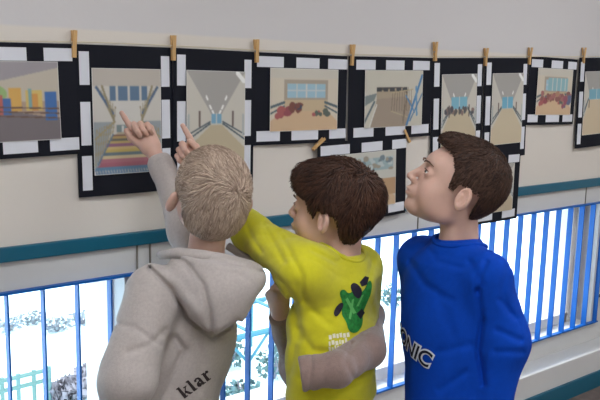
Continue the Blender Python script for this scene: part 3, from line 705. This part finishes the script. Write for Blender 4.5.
def drape(bm, o, n, u, v, field, m, name, parent, off=.0012, maxe=.004):
    bmesh.ops.triangulate(bm, faces=bm.faces[:])
    for _ in range(6):
        es = [e for e in bm.edges if e.calc_length() > maxe]
        if not es: break
        bmesh.ops.subdivide_edges(bm, edges=es, cuts=1); bmesh.ops.triangulate(bm, faces=bm.faces[:])
    bm.verts.ensure_lookup_table(); c = np.array([vv.co[:] for vv in bm.verts]); p = q32(o+c[:, :1]*u+c[:, 1:2]*v); nn = q32(n)
    for _ in range(40): p = p+nn*np.clip(field(p)*.7, -.01, .02)[:, None]
    p = p-nn*off*1.2
    me = bpy.data.meshes.new(name); bm.to_mesh(me); bm.free(); me.vertices.foreach_set('co', q32(p).ravel()); me.polygons.foreach_set('use_smooth', np.ones(len(me.polygons), bool)); me.materials.append(m)
    ob = bpy.data.objects.new(name, me); link(ob, parent); ob.matrix_parent_inverse = Matrix.Translation(-Vector(root_loc(parent))); return ob
def text_bm(txt, size, bold=.0, shear=0., space=1.):
    cu = bpy.data.curves.new('t', 'FONT'); cu.body = txt; cu.size = size; cu.offset = bold; cu.shear = shear; cu.align_x = 'CENTER'; cu.space_character = space
    ob = bpy.data.objects.new('t', cu); COL.objects.link(ob); dg = bpy.context.evaluated_depsgraph_get(); me = bpy.data.meshes.new_from_object(ob.evaluated_get(dg))
    bm = bmesh.new(); bm.from_mesh(me); bmesh.ops.remove_doubles(bm, verts=bm.verts, dist=1e-5); bpy.data.objects.remove(ob); bpy.data.curves.remove(cu); bpy.data.meshes.remove(me); return bm
def trunk(sh, neck, pel, left, w0, w1, d0, d1, hem, shoulder=.045, k=.05):
    B = np.array([left, left_fwd(left), U_]); chest = (sh[0]+sh[1])/2*.8+neck*.2-U_*.12; mid = chest*.5+pel*.5
    fs = [(f_ell(chest, (w0, d0, .15), B), k), (f_ell(mid, (w1, d1, .17), B), k), (f_ell(pel, (w1*1.0, d1, .13), B), k), (f_cap(neck-U_*.025, neck-U_*.05, .055, .07), k)]
    for i in (0, 1): fs.append((f_cap(chest*.3+neck*.3+sh[i]*.4, sh[i], .055, shoulder), k))
    g = f_union(fs, k)
    def f(p): return smax(g(p), q32(hem)-p[:, 2], .02)
    f.lo, f.hi = g.lo, g.hi; return f
def with_neck_hole(g, neck, r, tiltv, dz=.0):
    c = q32(neck); t = q32(nz(tiltv))
    def f(p):
        d = (p-c); h = d@t; rad = np.sqrt(np.maximum((d**2).sum(1)-h*h, 0)); return smax(g(p), -np.maximum(rad-r, -(h-q32(dz))), .008)
    f.lo, f.hi = g.lo, g.hi; return f
def sleeve_cut(g, a, b):                           # ends cloth beyond point b on limb a-b
    t = nz(np.asarray(b)-np.asarray(a)); t32 = q32(t); b32 = q32(b)
    def f(p): return smax(g(p), (p-b32)@t32, .005)
    f.lo, f.hi = g.lo, g.hi; return f
def ring(c, axis, r, th, m, name, parent, sx=1., n=28):
    a = nz(axis); u = nz(np.cross(a, (0.3, .5, .9))); v = np.cross(a, u)
    pts = [np.asarray(c)+(u*math.cos(w)+v*math.sin(w))*r for w in np.linspace(0, 2*math.pi, n+1)]
    return MB().tube(pts, th, 8, False).build(name, m, parent, True)

def neckband(g, c, axis, r_, th, m, parent):
    a = nz(axis); u = nz(np.cross(a, (0.3, .5, .9))); v = np.cross(a, u); ws = np.linspace(0, 2*math.pi, 41)
    p = q32([np.asarray(c)+(u*math.cos(w)+v*math.sin(w))*r_+a*.10 for w in ws])
    for _ in range(60): p = p-q32(a)*np.clip(g(p)*.7, -.004, .02)[:, None]
    return MB().tube(list(p+q32(a)*th*.2), th, 8, False).build('neckband', m, parent, True)
def dirn(a, b, c=0): return nz(R_*a+U_*b+F_*c)

# ================================================================== BLOND BOY IN THE GREY HOODIE
def blond():
    pel0 = P(160, 425, 1.80); root = thing('person', 'person with short ash blond hair in a grey hoodie, arm raised, pointing at a picture', 'person', (pel0[0], pel0[1], 0), 'children standing at the picture wall')
    H = Loc(P(210, 195, 1.75), basis(F_*math.cos(.42)-R_*math.sin(.42)+U_*.38, U_*1+R_*.10), 1.0); H.flare = 1.5
    neck = P(204, 262, 1.77); left = nz(-R_*.72-F_*.70)
    sh = [P(152, 294, 1.69), P(213, 280, 1.87)]; el = [P(128, 378, 1.62), P(185, 232, 1.97)]; wr = [P(112, 440, 1.74), P(153, 150, 2.07)]; pel = P(160, 425, 1.80)
    hR = hand_fields(P(153, 150, 2.07), dirn(-.50, .80, .30), -R_-U_*.3, 1., curl=(.0, .95, 1.0, 1.0), pitch=1, thumb_in=.2)
    hL = hand_fields(wr[0], nz(wr[0]-el[0]), F_, 1., curl=(.3, .3, .35, .4), pitch=1)
    o = body(root, H, neck, sh, el, wr, pel, left, [hL, hR])
    m = hair_mat('ash_blond_hair', (138, 116, 102), (222, 200, 180))
    cut = [(-.12, -.066), (-.075, -.070), (-.052, -.060), (-.042, .004), (.012, .008), (.02, -.01), (.045, .03), (.08, .062), (.12, .07)]
    hair_obj(H, m, root, cut, th=.010, top=.004, n=6500, length=.042, whorl=(.018, -.092, .060), lift=.003, wild=.35, seed=3, rad=.0008)
    eyes(H, root)
    g0 = trunk(sh, neck, pel, left, .126, .120, .088, .092, .66, .05)
    arms = [(f_cap(sh[0], el[0], .060, .056), .03), (f_cap(el[0], wr[0], .054, .040), .03), (f_cap(sh[1], el[1], .052, .043), .03), (f_cap(el[1], P(161, 164, 2.045), .036, .031), .02)]
    # hood hanging on the back
    hd = [(f_ell(P(212, 279, 1.70), (.112, .072, .055), np.array([R_*.96-U_*.1+F_*.2, -F_, U_])), .03), (f_ell(P(216, 298, 1.675), (.074, .060, .078), np.array([R_, F_, U_])), .03), (f_cap(P(216, 300, 1.66), P(217, 322, 1.655), .040, .022), .03), (f_cap(P(186, 268, 1.70), P(252, 275, 1.72), .032, .018), .03)]
    arm2 = sleeve_cut(f_union(arms[2:], .03), el[1], P(158, 159, 2.055))
    al = sleeve_cut(f_union(arms[:2], .03), el[0], wr[0]-nz(wr[0]-el[0])*.01)
    base = f_union([(g0, .03), (al, .025), (arm2, .03), (f_union(hd, .03), .016)], .03)
    base = with_neck_hole(base, P(206, 254, 1.765), .058, H.p(0, -.03, -.05)-neck, .0)
    cr = [([(158, 247), (185, 262), (203, 285), (209, 310), (212, 332)], 3.0, .011, 1.75), ([(150, 268), (172, 290), (188, 318), (213, 338), (238, 322)], 2.6, .011, 1.8),
          ([(176, 338), (184, 350), (174, 368), (160, 392), (150, 410)], 3.4, .012, 1.78), ([(170, 250), (205, 258), (240, 266), (262, 272)], 2.5, .006, 1.72),
          ([(110, 322), (135, 328), (160, 345)], 3, .004, 1.75), ([(165, 330), (150, 345), (128, 352)], 3.5, .005, 1.7), ([(196, 338), (202, 360), (198, 390)], 4, .004, 1.78)]
    rd = [([(150, 262), (175, 284), (196, 312)], 6, -.006, 1.75), ([(168, 256), (205, 264), (245, 270)], 4, -.004, 1.72), ([(185, 330), (205, 345)], 7, -.005, 1.78), ([(176, 300), (168, 330), (186, 342)], 6, -.004, 1.75)]
    def f(p): return (base(p)+creases(p, cr+rd)+q32(.0058)*waves(p, 11, 6, 18, 44)).astype(np.float32)
    f.lo, f.hi = base.lo, base.hi
    mh = mat('grey_marl_sweatshirt', (176, 167, 163), .95, .5, 500, var=.07, vscale=160, sheen=.3)
    hoodie = field_obj('hoodie', f, .0036, mh, root)
    # collar opening of the hood
    MB().tube([P(160, 255, 1.73), P(178, 253, 1.69), P(205, 256, 1.675), P(235, 261, 1.70), P(262, 273, 1.76), P(250, 260, 1.84), P(228, 246, 1.86)], [.010, .013, .013, .012, .008, .010, .010], 8).build('hood_edge', mh, root, True)
    # lettering low on the back: k l a r in heavy slab letters
    ink = mat('dark_print_ink', (52, 44, 46), .8)
    def L(ch, x):
        q = []
        if ch == 'k': q = [[(0, 0), (.5, 0), (.5, .12), (.38, .12), (.38, 1.4), (0, 1.4), (0, 1.25), (.1, 1.25), (.1, .12), (0, .12)], [(.38, .42), (.8, .95), (.66, .95), (.66, 1.06), (1.1, 1.06), (1.1, .95), (.98, .95), (.62, .55), (.38, .3)], [(.5, .62), (.72, .6), (1.02, .12), (1.12, .12), (1.12, 0), (.78, 0), (.5, .42)]]
        if ch == 'l': q = [[(0, 0), (.5, 0), (.5, .12), (.38, .12), (.38, 1.4), (0, 1.4), (0, 1.25), (.1, 1.25), (.1, .12), (0, .12)]]
        if ch == 'a': q = [[(.52, 0), (.98, 0), (.98, .12), (.84, .14), (.84, .8), (.7, 1.0), (.4, 1.06), (.1, .96), (.06, .76), (.28, .72), (.36, .86), (.5, .88), (.56, .78), (.56, .15)], [(.56, .66), (.2, .56), (.02, .36), (.04, .12), (.26, -.02), (.56, .12), (.56, .26), (.36, .16), (.3, .3), (.38, .46), (.56, .52)]]
        if ch == 'r': q = [[(0, 0), (.55, 0), (.55, .12), (.4, .12), (.4, 1.04), (0, 1.04), (0, .92), (.1, .92), (.1, .12), (0, .12)], [(.4, .66), (.52, .8), (.6, .74), (.84, .78), (.84, 1.0), (.62, 1.08), (.4, .9)]]
        return [[(a+x, b) for a, b in pl] for pl in q]
    sc = .0205; polys = []
    for ch, x in (('k', 0), ('l', 1.28), ('a', 1.95), ('r', 3.1)):
        polys += L(ch, x)
    polys = [[(a*sc, b*sc) for a, b in pl] for pl in polys]
    o0 = P(184, 399, 1.64); u = nz(RT*.80+UP*.60); v = nz(UP-u*np.dot(UP, u)-RT*.1)
    decal(polys, o0, nz(ray(200, 390)), u, v, f, ink, 'back_lettering', hoodie)
    trousers(root, pel, left, M_jean2); shoes(root, pel, left, mat('dark_trainer', (50, 54, 66), .7))
blond()
import time as _t
# ================================================================== BROWN HAIRED BOY IN YELLOW
def yellow():
    pel = P(330, 432, 1.79); root = thing('person', 'person with tousled brown hair in a yellow long sleeved shirt, left arm stretched to point', 'person', (pel[0], pel[1], 0), 'children standing at the picture wall')
    H = Loc(P(333, 208, 1.785), basis(-R_*math.cos(.40)+F_*math.sin(.40)+U_*.06, U_-R_*.02), 1.02)
    neck = P(340, 256, 1.79); left = nz(-R_*.70-F_*.71)
    sh = [P(304, 272, 1.72), P(360, 268, 1.86)]; el = [P(250, 232, 1.86), P(362, 335, 1.92)]; wr = [P(199, 172, 2.01), P(356, 380, 1.96)]
    hL = hand_fields(P(199, 172, 2.01), dirn(-.50, .72, .40), R_*.7+U_*.7, 1., curl=(.0, .95, 1., 1.), pitch=-1, thumb_in=.6)
    hR = hand_fields(wr[1], nz(wr[1]-el[1]), F_, 1., curl=(.3, .3, .35, .4), pitch=1)
    body(root, H, neck, sh, el, wr, pel, left, [hL, hR])
    m = hair_mat('dark_brown_hair', (34, 22, 19), (98, 68, 54))
    cut = [(-.12, .0), (-.09, -.032), (-.072, -.062), (-.056, -.084), (-.046, -.070), (-.038, .000), (.010, .010), (.018, -.012), (.026, -.006), (.040, .026), (.09, .040), (.13, .046)]
    hair_obj(H, m, root, cut, th=.013, top=-.002, n=5600, length=.050, whorl=(-.01, -.065, .095), lift=.005, wild=.4, seed=5, rad=.0011, amp=.0025, occ=.012,
             ext=[((0, .062, .066), (.050, .034, .026), .03), ((0, -.070, .03), (.05, .033, .04), .03)])
    eyes(H, root)
    g0 = trunk(sh, neck, pel, left, .118, .116, .086, .094, .765, .048)
    al = sleeve_cut(f_union([(f_cap(sh[0], el[0], .062, .040), .03), (f_cap(el[0], wr[0], .040, .030), .03)], .03), el[0], el[0]*.12+wr[0]*.88)
    ar = sleeve_cut(f_union([(f_cap(sh[1], el[1], .046, .040), .03), (f_cap(el[1], wr[1], .040, .034), .03)], .03), el[1], wr[1])
    base = gb = f_union([(g0, .04), (al, .05), (ar, .03)], .04); base = with_neck_hole(base, neck+U_*.012, .058, H.p(0, -.03, -.05)-neck+R_*.0, .0)
    cr = [([(262, 222), (272, 240), (284, 262)], 3, .005, 1.9), ([(280, 232), (290, 252), (302, 276), (303, 300)], 3, .006, 1.9), ([(268, 270), (285, 285), (296, 305), (300, 340)], 3.5, .006, 1.9),
          ([(296, 285), (312, 310), (330, 325)], 4, .004, 1.8), ([(246, 224), (252, 238), (262, 252)], 2.5, .004, 1.95), ([(300, 330), (312, 350), (330, 352)], 4, .005, 1.8), ([(292, 300), (296, 340), (291, 372)], 4, .005, 1.8),
          ([(372, 262), (366, 290), (374, 315)], 3, .003, 1.85), ([(300, 378), (330, 392), (368, 376)], 4, .004, 1.8), ([(312, 250), (335, 262), (362, 250)], 2.6, .004, 1.85)]
    def f(p): return (base(p)+creases(p, cr)+q32(.0060)*waves(p, 21, 6, 22, 50)).astype(np.float32)
    f.lo, f.hi = base.lo, base.hi
    my = mat('yellow_cotton', (202, 196, 28), .9, .3, 420, var=.04, vscale=90, sheen=.2)
    shirt = field_obj('shirt', f, .0036, my, root)
    nn = nz(ray(352, 303)); o0 = P(352, 303, 1.68); u = RT; v = UP
    k = 1.68/FPX
    def px(pts):
        if len(pts) > 5:
            for _ in range(2): pts = [q_ for (x1, y1), (x2, y2) in zip(pts, pts[1:]+pts[:1]) for q_ in ((x1*.75+x2*.25, y1*.75+y2*.25), (x1*.25+x2*.75, y1*.25+y2*.75))]
        return [((x-352)*k*1.12, (303-y)*k*1.12) for x, y in pts]
    M_g = mat('green_print', (36, 122, 52), .6, var=.35, vscale=120); M_d = mat('dark_print', (34, 30, 44), .6); M_w = mat('white_print', (236, 232, 206), .8)
    decal([px([(340, 293), (345, 290), (349, 295), (354, 291), (358, 296), (364, 290), (368, 281), (371, 284), (370, 294), (366, 303), (362, 312), (362, 324), (356, 331), (349, 329), (347, 320), (342, 313), (344, 304)])], o0, nn, u, v, f, M_g, 'green_creature_print', shirt, .0014)
    for sp_ in [px([(335, 313), (337, 307), (342, 302), (345, 304), (342, 311), (338, 316)]), px([(350, 288), (353, 284), (358, 286), (362, 292), (359, 300), (354, 297)]), px([(359, 284), (364, 278), (368, 279), (366, 286), (361, 288)]), px([(356, 313), (361, 308), (364, 312), (360, 318)])]: decal([sp_], o0, nn, u, v, f, M_d, 'dark_print_spot', shirt, .0022)
    decal([px([(346, 300), (348, 298), (356, 312), (353, 313)]), px([(352, 300), (354, 299), (351, 318), (349, 317)]), px([(361, 296), (363, 295), (358, 306), (356, 306)])], o0, nn, u, v, f, mat('light_green_print', (96, 176, 96), .6), 'light_print_lines', shirt, .0026)
    w_ = []; r = np.random.default_rng(4)
    for row in range(3):
        x = 331
        while x < 350-row*2:
            a = r.uniform(.8, 2.6); y = 332+row*5.2-(x-331)*.12+r.uniform(-.9, .9); w_.append(px([(x, y), (x+a, y-.4), (x+a+.5, y+3.6), (x+.3, y+3.8)])); x += a+.9
    decal(w_, o0, nn, u, v, f, M_w, 'white_lettering', shirt, .0014)
    # neckband
    neckband(gb, neck+U_*.012, H.p(0, -.03, -.05)-neck, .059, .0045, my, shirt)
    trousers(root, pel, left, M_jean); shoes(root, pel, left, mat('blue_trainer', (44, 70, 120), .7))
yellow()
# ================================================================== DARK HAIRED BOY IN BLUE
def blue():
    pel = P(455, 425, 1.77); root = thing('person', 'person in profile with short dark brown hair wearing a royal blue printed sweatshirt', 'person', (pel[0], pel[1], 0), 'children standing at the picture wall')
    H = Loc(P(457, 185, 1.72), basis(-R_*.985+F_*.06+U_*.44, U_), 1.02)
    neck = P(459, 240, 1.745); left = nz(R_*.57-F_*.82)
    sh = [P(487, 277, 1.66), P(421, 258, 1.85)]; el = [P(503, 342, 1.665), P(424, 338, 1.90)]; wr = [P(494, 402, 1.66), P(428, 395, 1.84)]
    hL = hand_fields(wr[0], nz(wr[0]-el[0]), -R_, 1., curl=(.3, .3, .35, .4), pitch=1)
    hR = hand_fields(wr[1], nz(wr[1]-el[1]), -R_, 1., curl=(.3, .3, .35, .4), pitch=-1)
    body(root, H, neck, sh, el, wr, pel, left, [hL, hR], vox=.0028)
    m = hair_mat('short_dark_brown_hair', (38, 27, 24), (98, 72, 60))
    cut = [(-.12, -.010), (-.09, -.045), (-.068, -.062), (-.050, -.055), (-.042, .006), (.008, .014), (.014, -.006), (.026, -.004), (.030, .032), (.046, .060), (.07, .070), (.13, .078)]
    hair_obj(H, m, root, cut, th=.007, top=.002, n=6000, length=.015, whorl=(.0, -.07, .09), lift=.002, wild=.25, seed=9, rad=.0008, amp=.0008, occ=.020,
             ext=[((0, .044, .079), (.045, .036, .021), .02)])
    eyes(H, root)
    g0 = trunk(sh, neck, pel, left, .128, .118, .098, .102, .70, .044)
    al = sleeve_cut(f_union([(f_cap(sh[0], el[0], .051, .050), .03), (f_cap(el[0], wr[0], .050, .038), .03)], .03), el[0], wr[0])
    ar = sleeve_cut(f_union([(f_cap(sh[1], el[1], .050, .044), .03), (f_cap(el[1], wr[1], .044, .036), .03)], .03), el[1], wr[1])
    base = gb = f_union([(g0, .04), (al, .022), (ar, .03)], .04); base = with_neck_hole(base, neck+U_*.008, .057, nz(U_-R_*.12), .0)
    cr = [([(478, 290), (482, 320), (478, 350), (484, 385)], 3, .009, 1.8), ([(508, 268), (502, 292), (510, 312)], 4, .004, 1.8), ([(440, 300), (455, 340), (450, 380)], 6, .004, 1.8), ([(470, 262), (482, 285)], 4, .004, 1.8),
          ([(497, 330), (520, 340)], 3.5, .005, 1.8), ([(496, 352), (522, 352)], 3.5, .004, 1.8), ([(430, 250), (438, 262), (462, 268), (495, 255)], 3.0, .003, 1.8), ([(466, 372), (440, 390)], 4, .005, 1.8), ([(486, 262), (480, 276), (478, 292)], 3, .006, 1.8), ([(410, 262), (425, 285), (450, 300)], 4, .004, 1.8), ([(500, 300), (516, 318)], 3, .005, 1.8), ([(440, 352), (470, 345)], 4, .004, 1.8)]
    def f(p): return (base(p)+creases(p, cr)+q32(.0058)*waves(p, 31, 6, 18, 44)).astype(np.float32)
    f.lo, f.hi = base.lo, base.hi
    mb = mat('royal_blue_cotton', (3, 62, 168), .9, .3, 420, var=.05, vscale=90, spec=.15)
    shirt = field_obj('sweatshirt', f, .0036, mb, root)
    neckband(gb, neck+U_*.008, nz(U_-R_*.12), .058, .0055, mb, shirt)
    fb = left_fwd(left); nn = -nz(fb*.75-F_*.62); 
    nn = -fb; u = nz(left-U_*.22); v = nz(U_+left*.22)
    o0 = P(452, 350, 1.76)+fb*.25-left*.050
    drape(text_bm('SONIC', .052, .0040, .12, .95), o0, nn, u, v, f, mat('white_letter_outline', (216, 222, 232), .7), 'letter_outline', shirt, .0014, .005)
    drape(text_bm('SONIC', .052, .0006, .12, .95), o0, nn, u, v, f, mat('black_letters', (14, 18, 40), .7), 'chest_lettering', shirt, .0026, .005)
    trousers(root, pel, left, M_jean); shoes(root, pel, left, mat('black_trainer', (34, 34, 40), .7))
blue()
# ================================================================== CHILD IN BROWN, MOSTLY HIDDEN BEHIND THE BOY IN YELLOW
def brown():
    pel = P(332, 455, 2.06); root = thing('person', 'person in a brown fleece hidden behind the yellow shirt, one sleeve wrapped round it', 'person', (pel[0], pel[1], 0), 'children standing at the picture wall')
    H = Loc(P(320, 277, 2.07), basis(-F_*.9+R_*.3+U_*.05, U_), .96); neck = P(328, 322, 2.10); left = nz(R_)
    sh = [P(366, 316, 1.965), P(298, 335, 2.08)]; el = [P(368, 350, 1.725), P(296, 366, 2.03)]; wr = [P(342, 366, 1.645), P(281, 316, 1.90)]
    hL = hand_fields(P(342, 366, 1.645), dirn(-1, -.25, .1), U_, .72, curl=(.7, .8, .85, .85), pitch=1, thumb_in=.8)
    hR = hand_fields(P(281, 315, 1.90), dirn(-.30, .9, -.1), R_*.6-F_*.5, .95, curl=(.75, .8, .85, .9), pitch=1, thumb_in=.5)
    body(root, H, neck, sh, el, wr, pel, left, [hL, hR], sw=.9, vox=.0036)
    m = hair_mat('black_brown_hair', (34, 26, 24), (80, 60, 50))
    cut = [(-.12, -.08), (-.035, -.07), (-.03, .0), (.012, .0), (.02, -.02), (.045, .03), (.08, .035), (.12, .04)]
    hair_obj(H, m, root, cut, th=.012, top=.003, n=1500, length=.04, seed=12)
    eyes(H, root)
    g0 = trunk(sh, neck, pel, left, .112, .108, .078, .085, .60, .042)
    tip = P(301, 374.5, 1.63)
    al = f_union([(f_cap(sh[0], el[0], .040, .040), .03), (f_cap(el[0], P(336, 369, 1.628), .037, .037), .012), (f_cap(P(336, 369, 1.628), P(302, 374, 1.63), .037, .036), .01)], .03); al = sleeve_cut(al, P(336, 369, 1.628), tip)
    ar = sleeve_cut(f_union([(f_cap(sh[1], el[1], .042, .040), .03), (f_cap(el[1], wr[1], .036, .031), .03)], .03), el[1], P(280, 313, 1.905))
    base = f_union([(g0, .04), (al, .03), (ar, .03)], .03); base = with_neck_hole(base, neck+U_*.01, .052, U_, 0)
    cr = [([(312, 357), (310, 390)], 2.0, .004, 1.8), ([(352, 345), (345, 362), (352, 376)], 3, .004, 1.8), ([(376, 318), (364, 334), (350, 346)], 3, .004, 1.9), ([(326, 360), (322, 388)], 3, .002, 1.8)]
    def f(p): return (base(p)+creases(p, cr)+q32(.0035)*waves(p, 41, 6, 28, 60)).astype(np.float32)
    f.lo, f.hi = base.lo, base.hi
    field_obj('fleece_top', f, .0038, mat('brown_fleece', (136, 113, 106), .98, .6, 350, var=.1, vscale=120, sheen=.4), root)
    trousers(root, pel, left, M_jean2, sw=.9); shoes(root, pel, left, mat('grey_trainer', (110, 110, 116), .7))
brown()
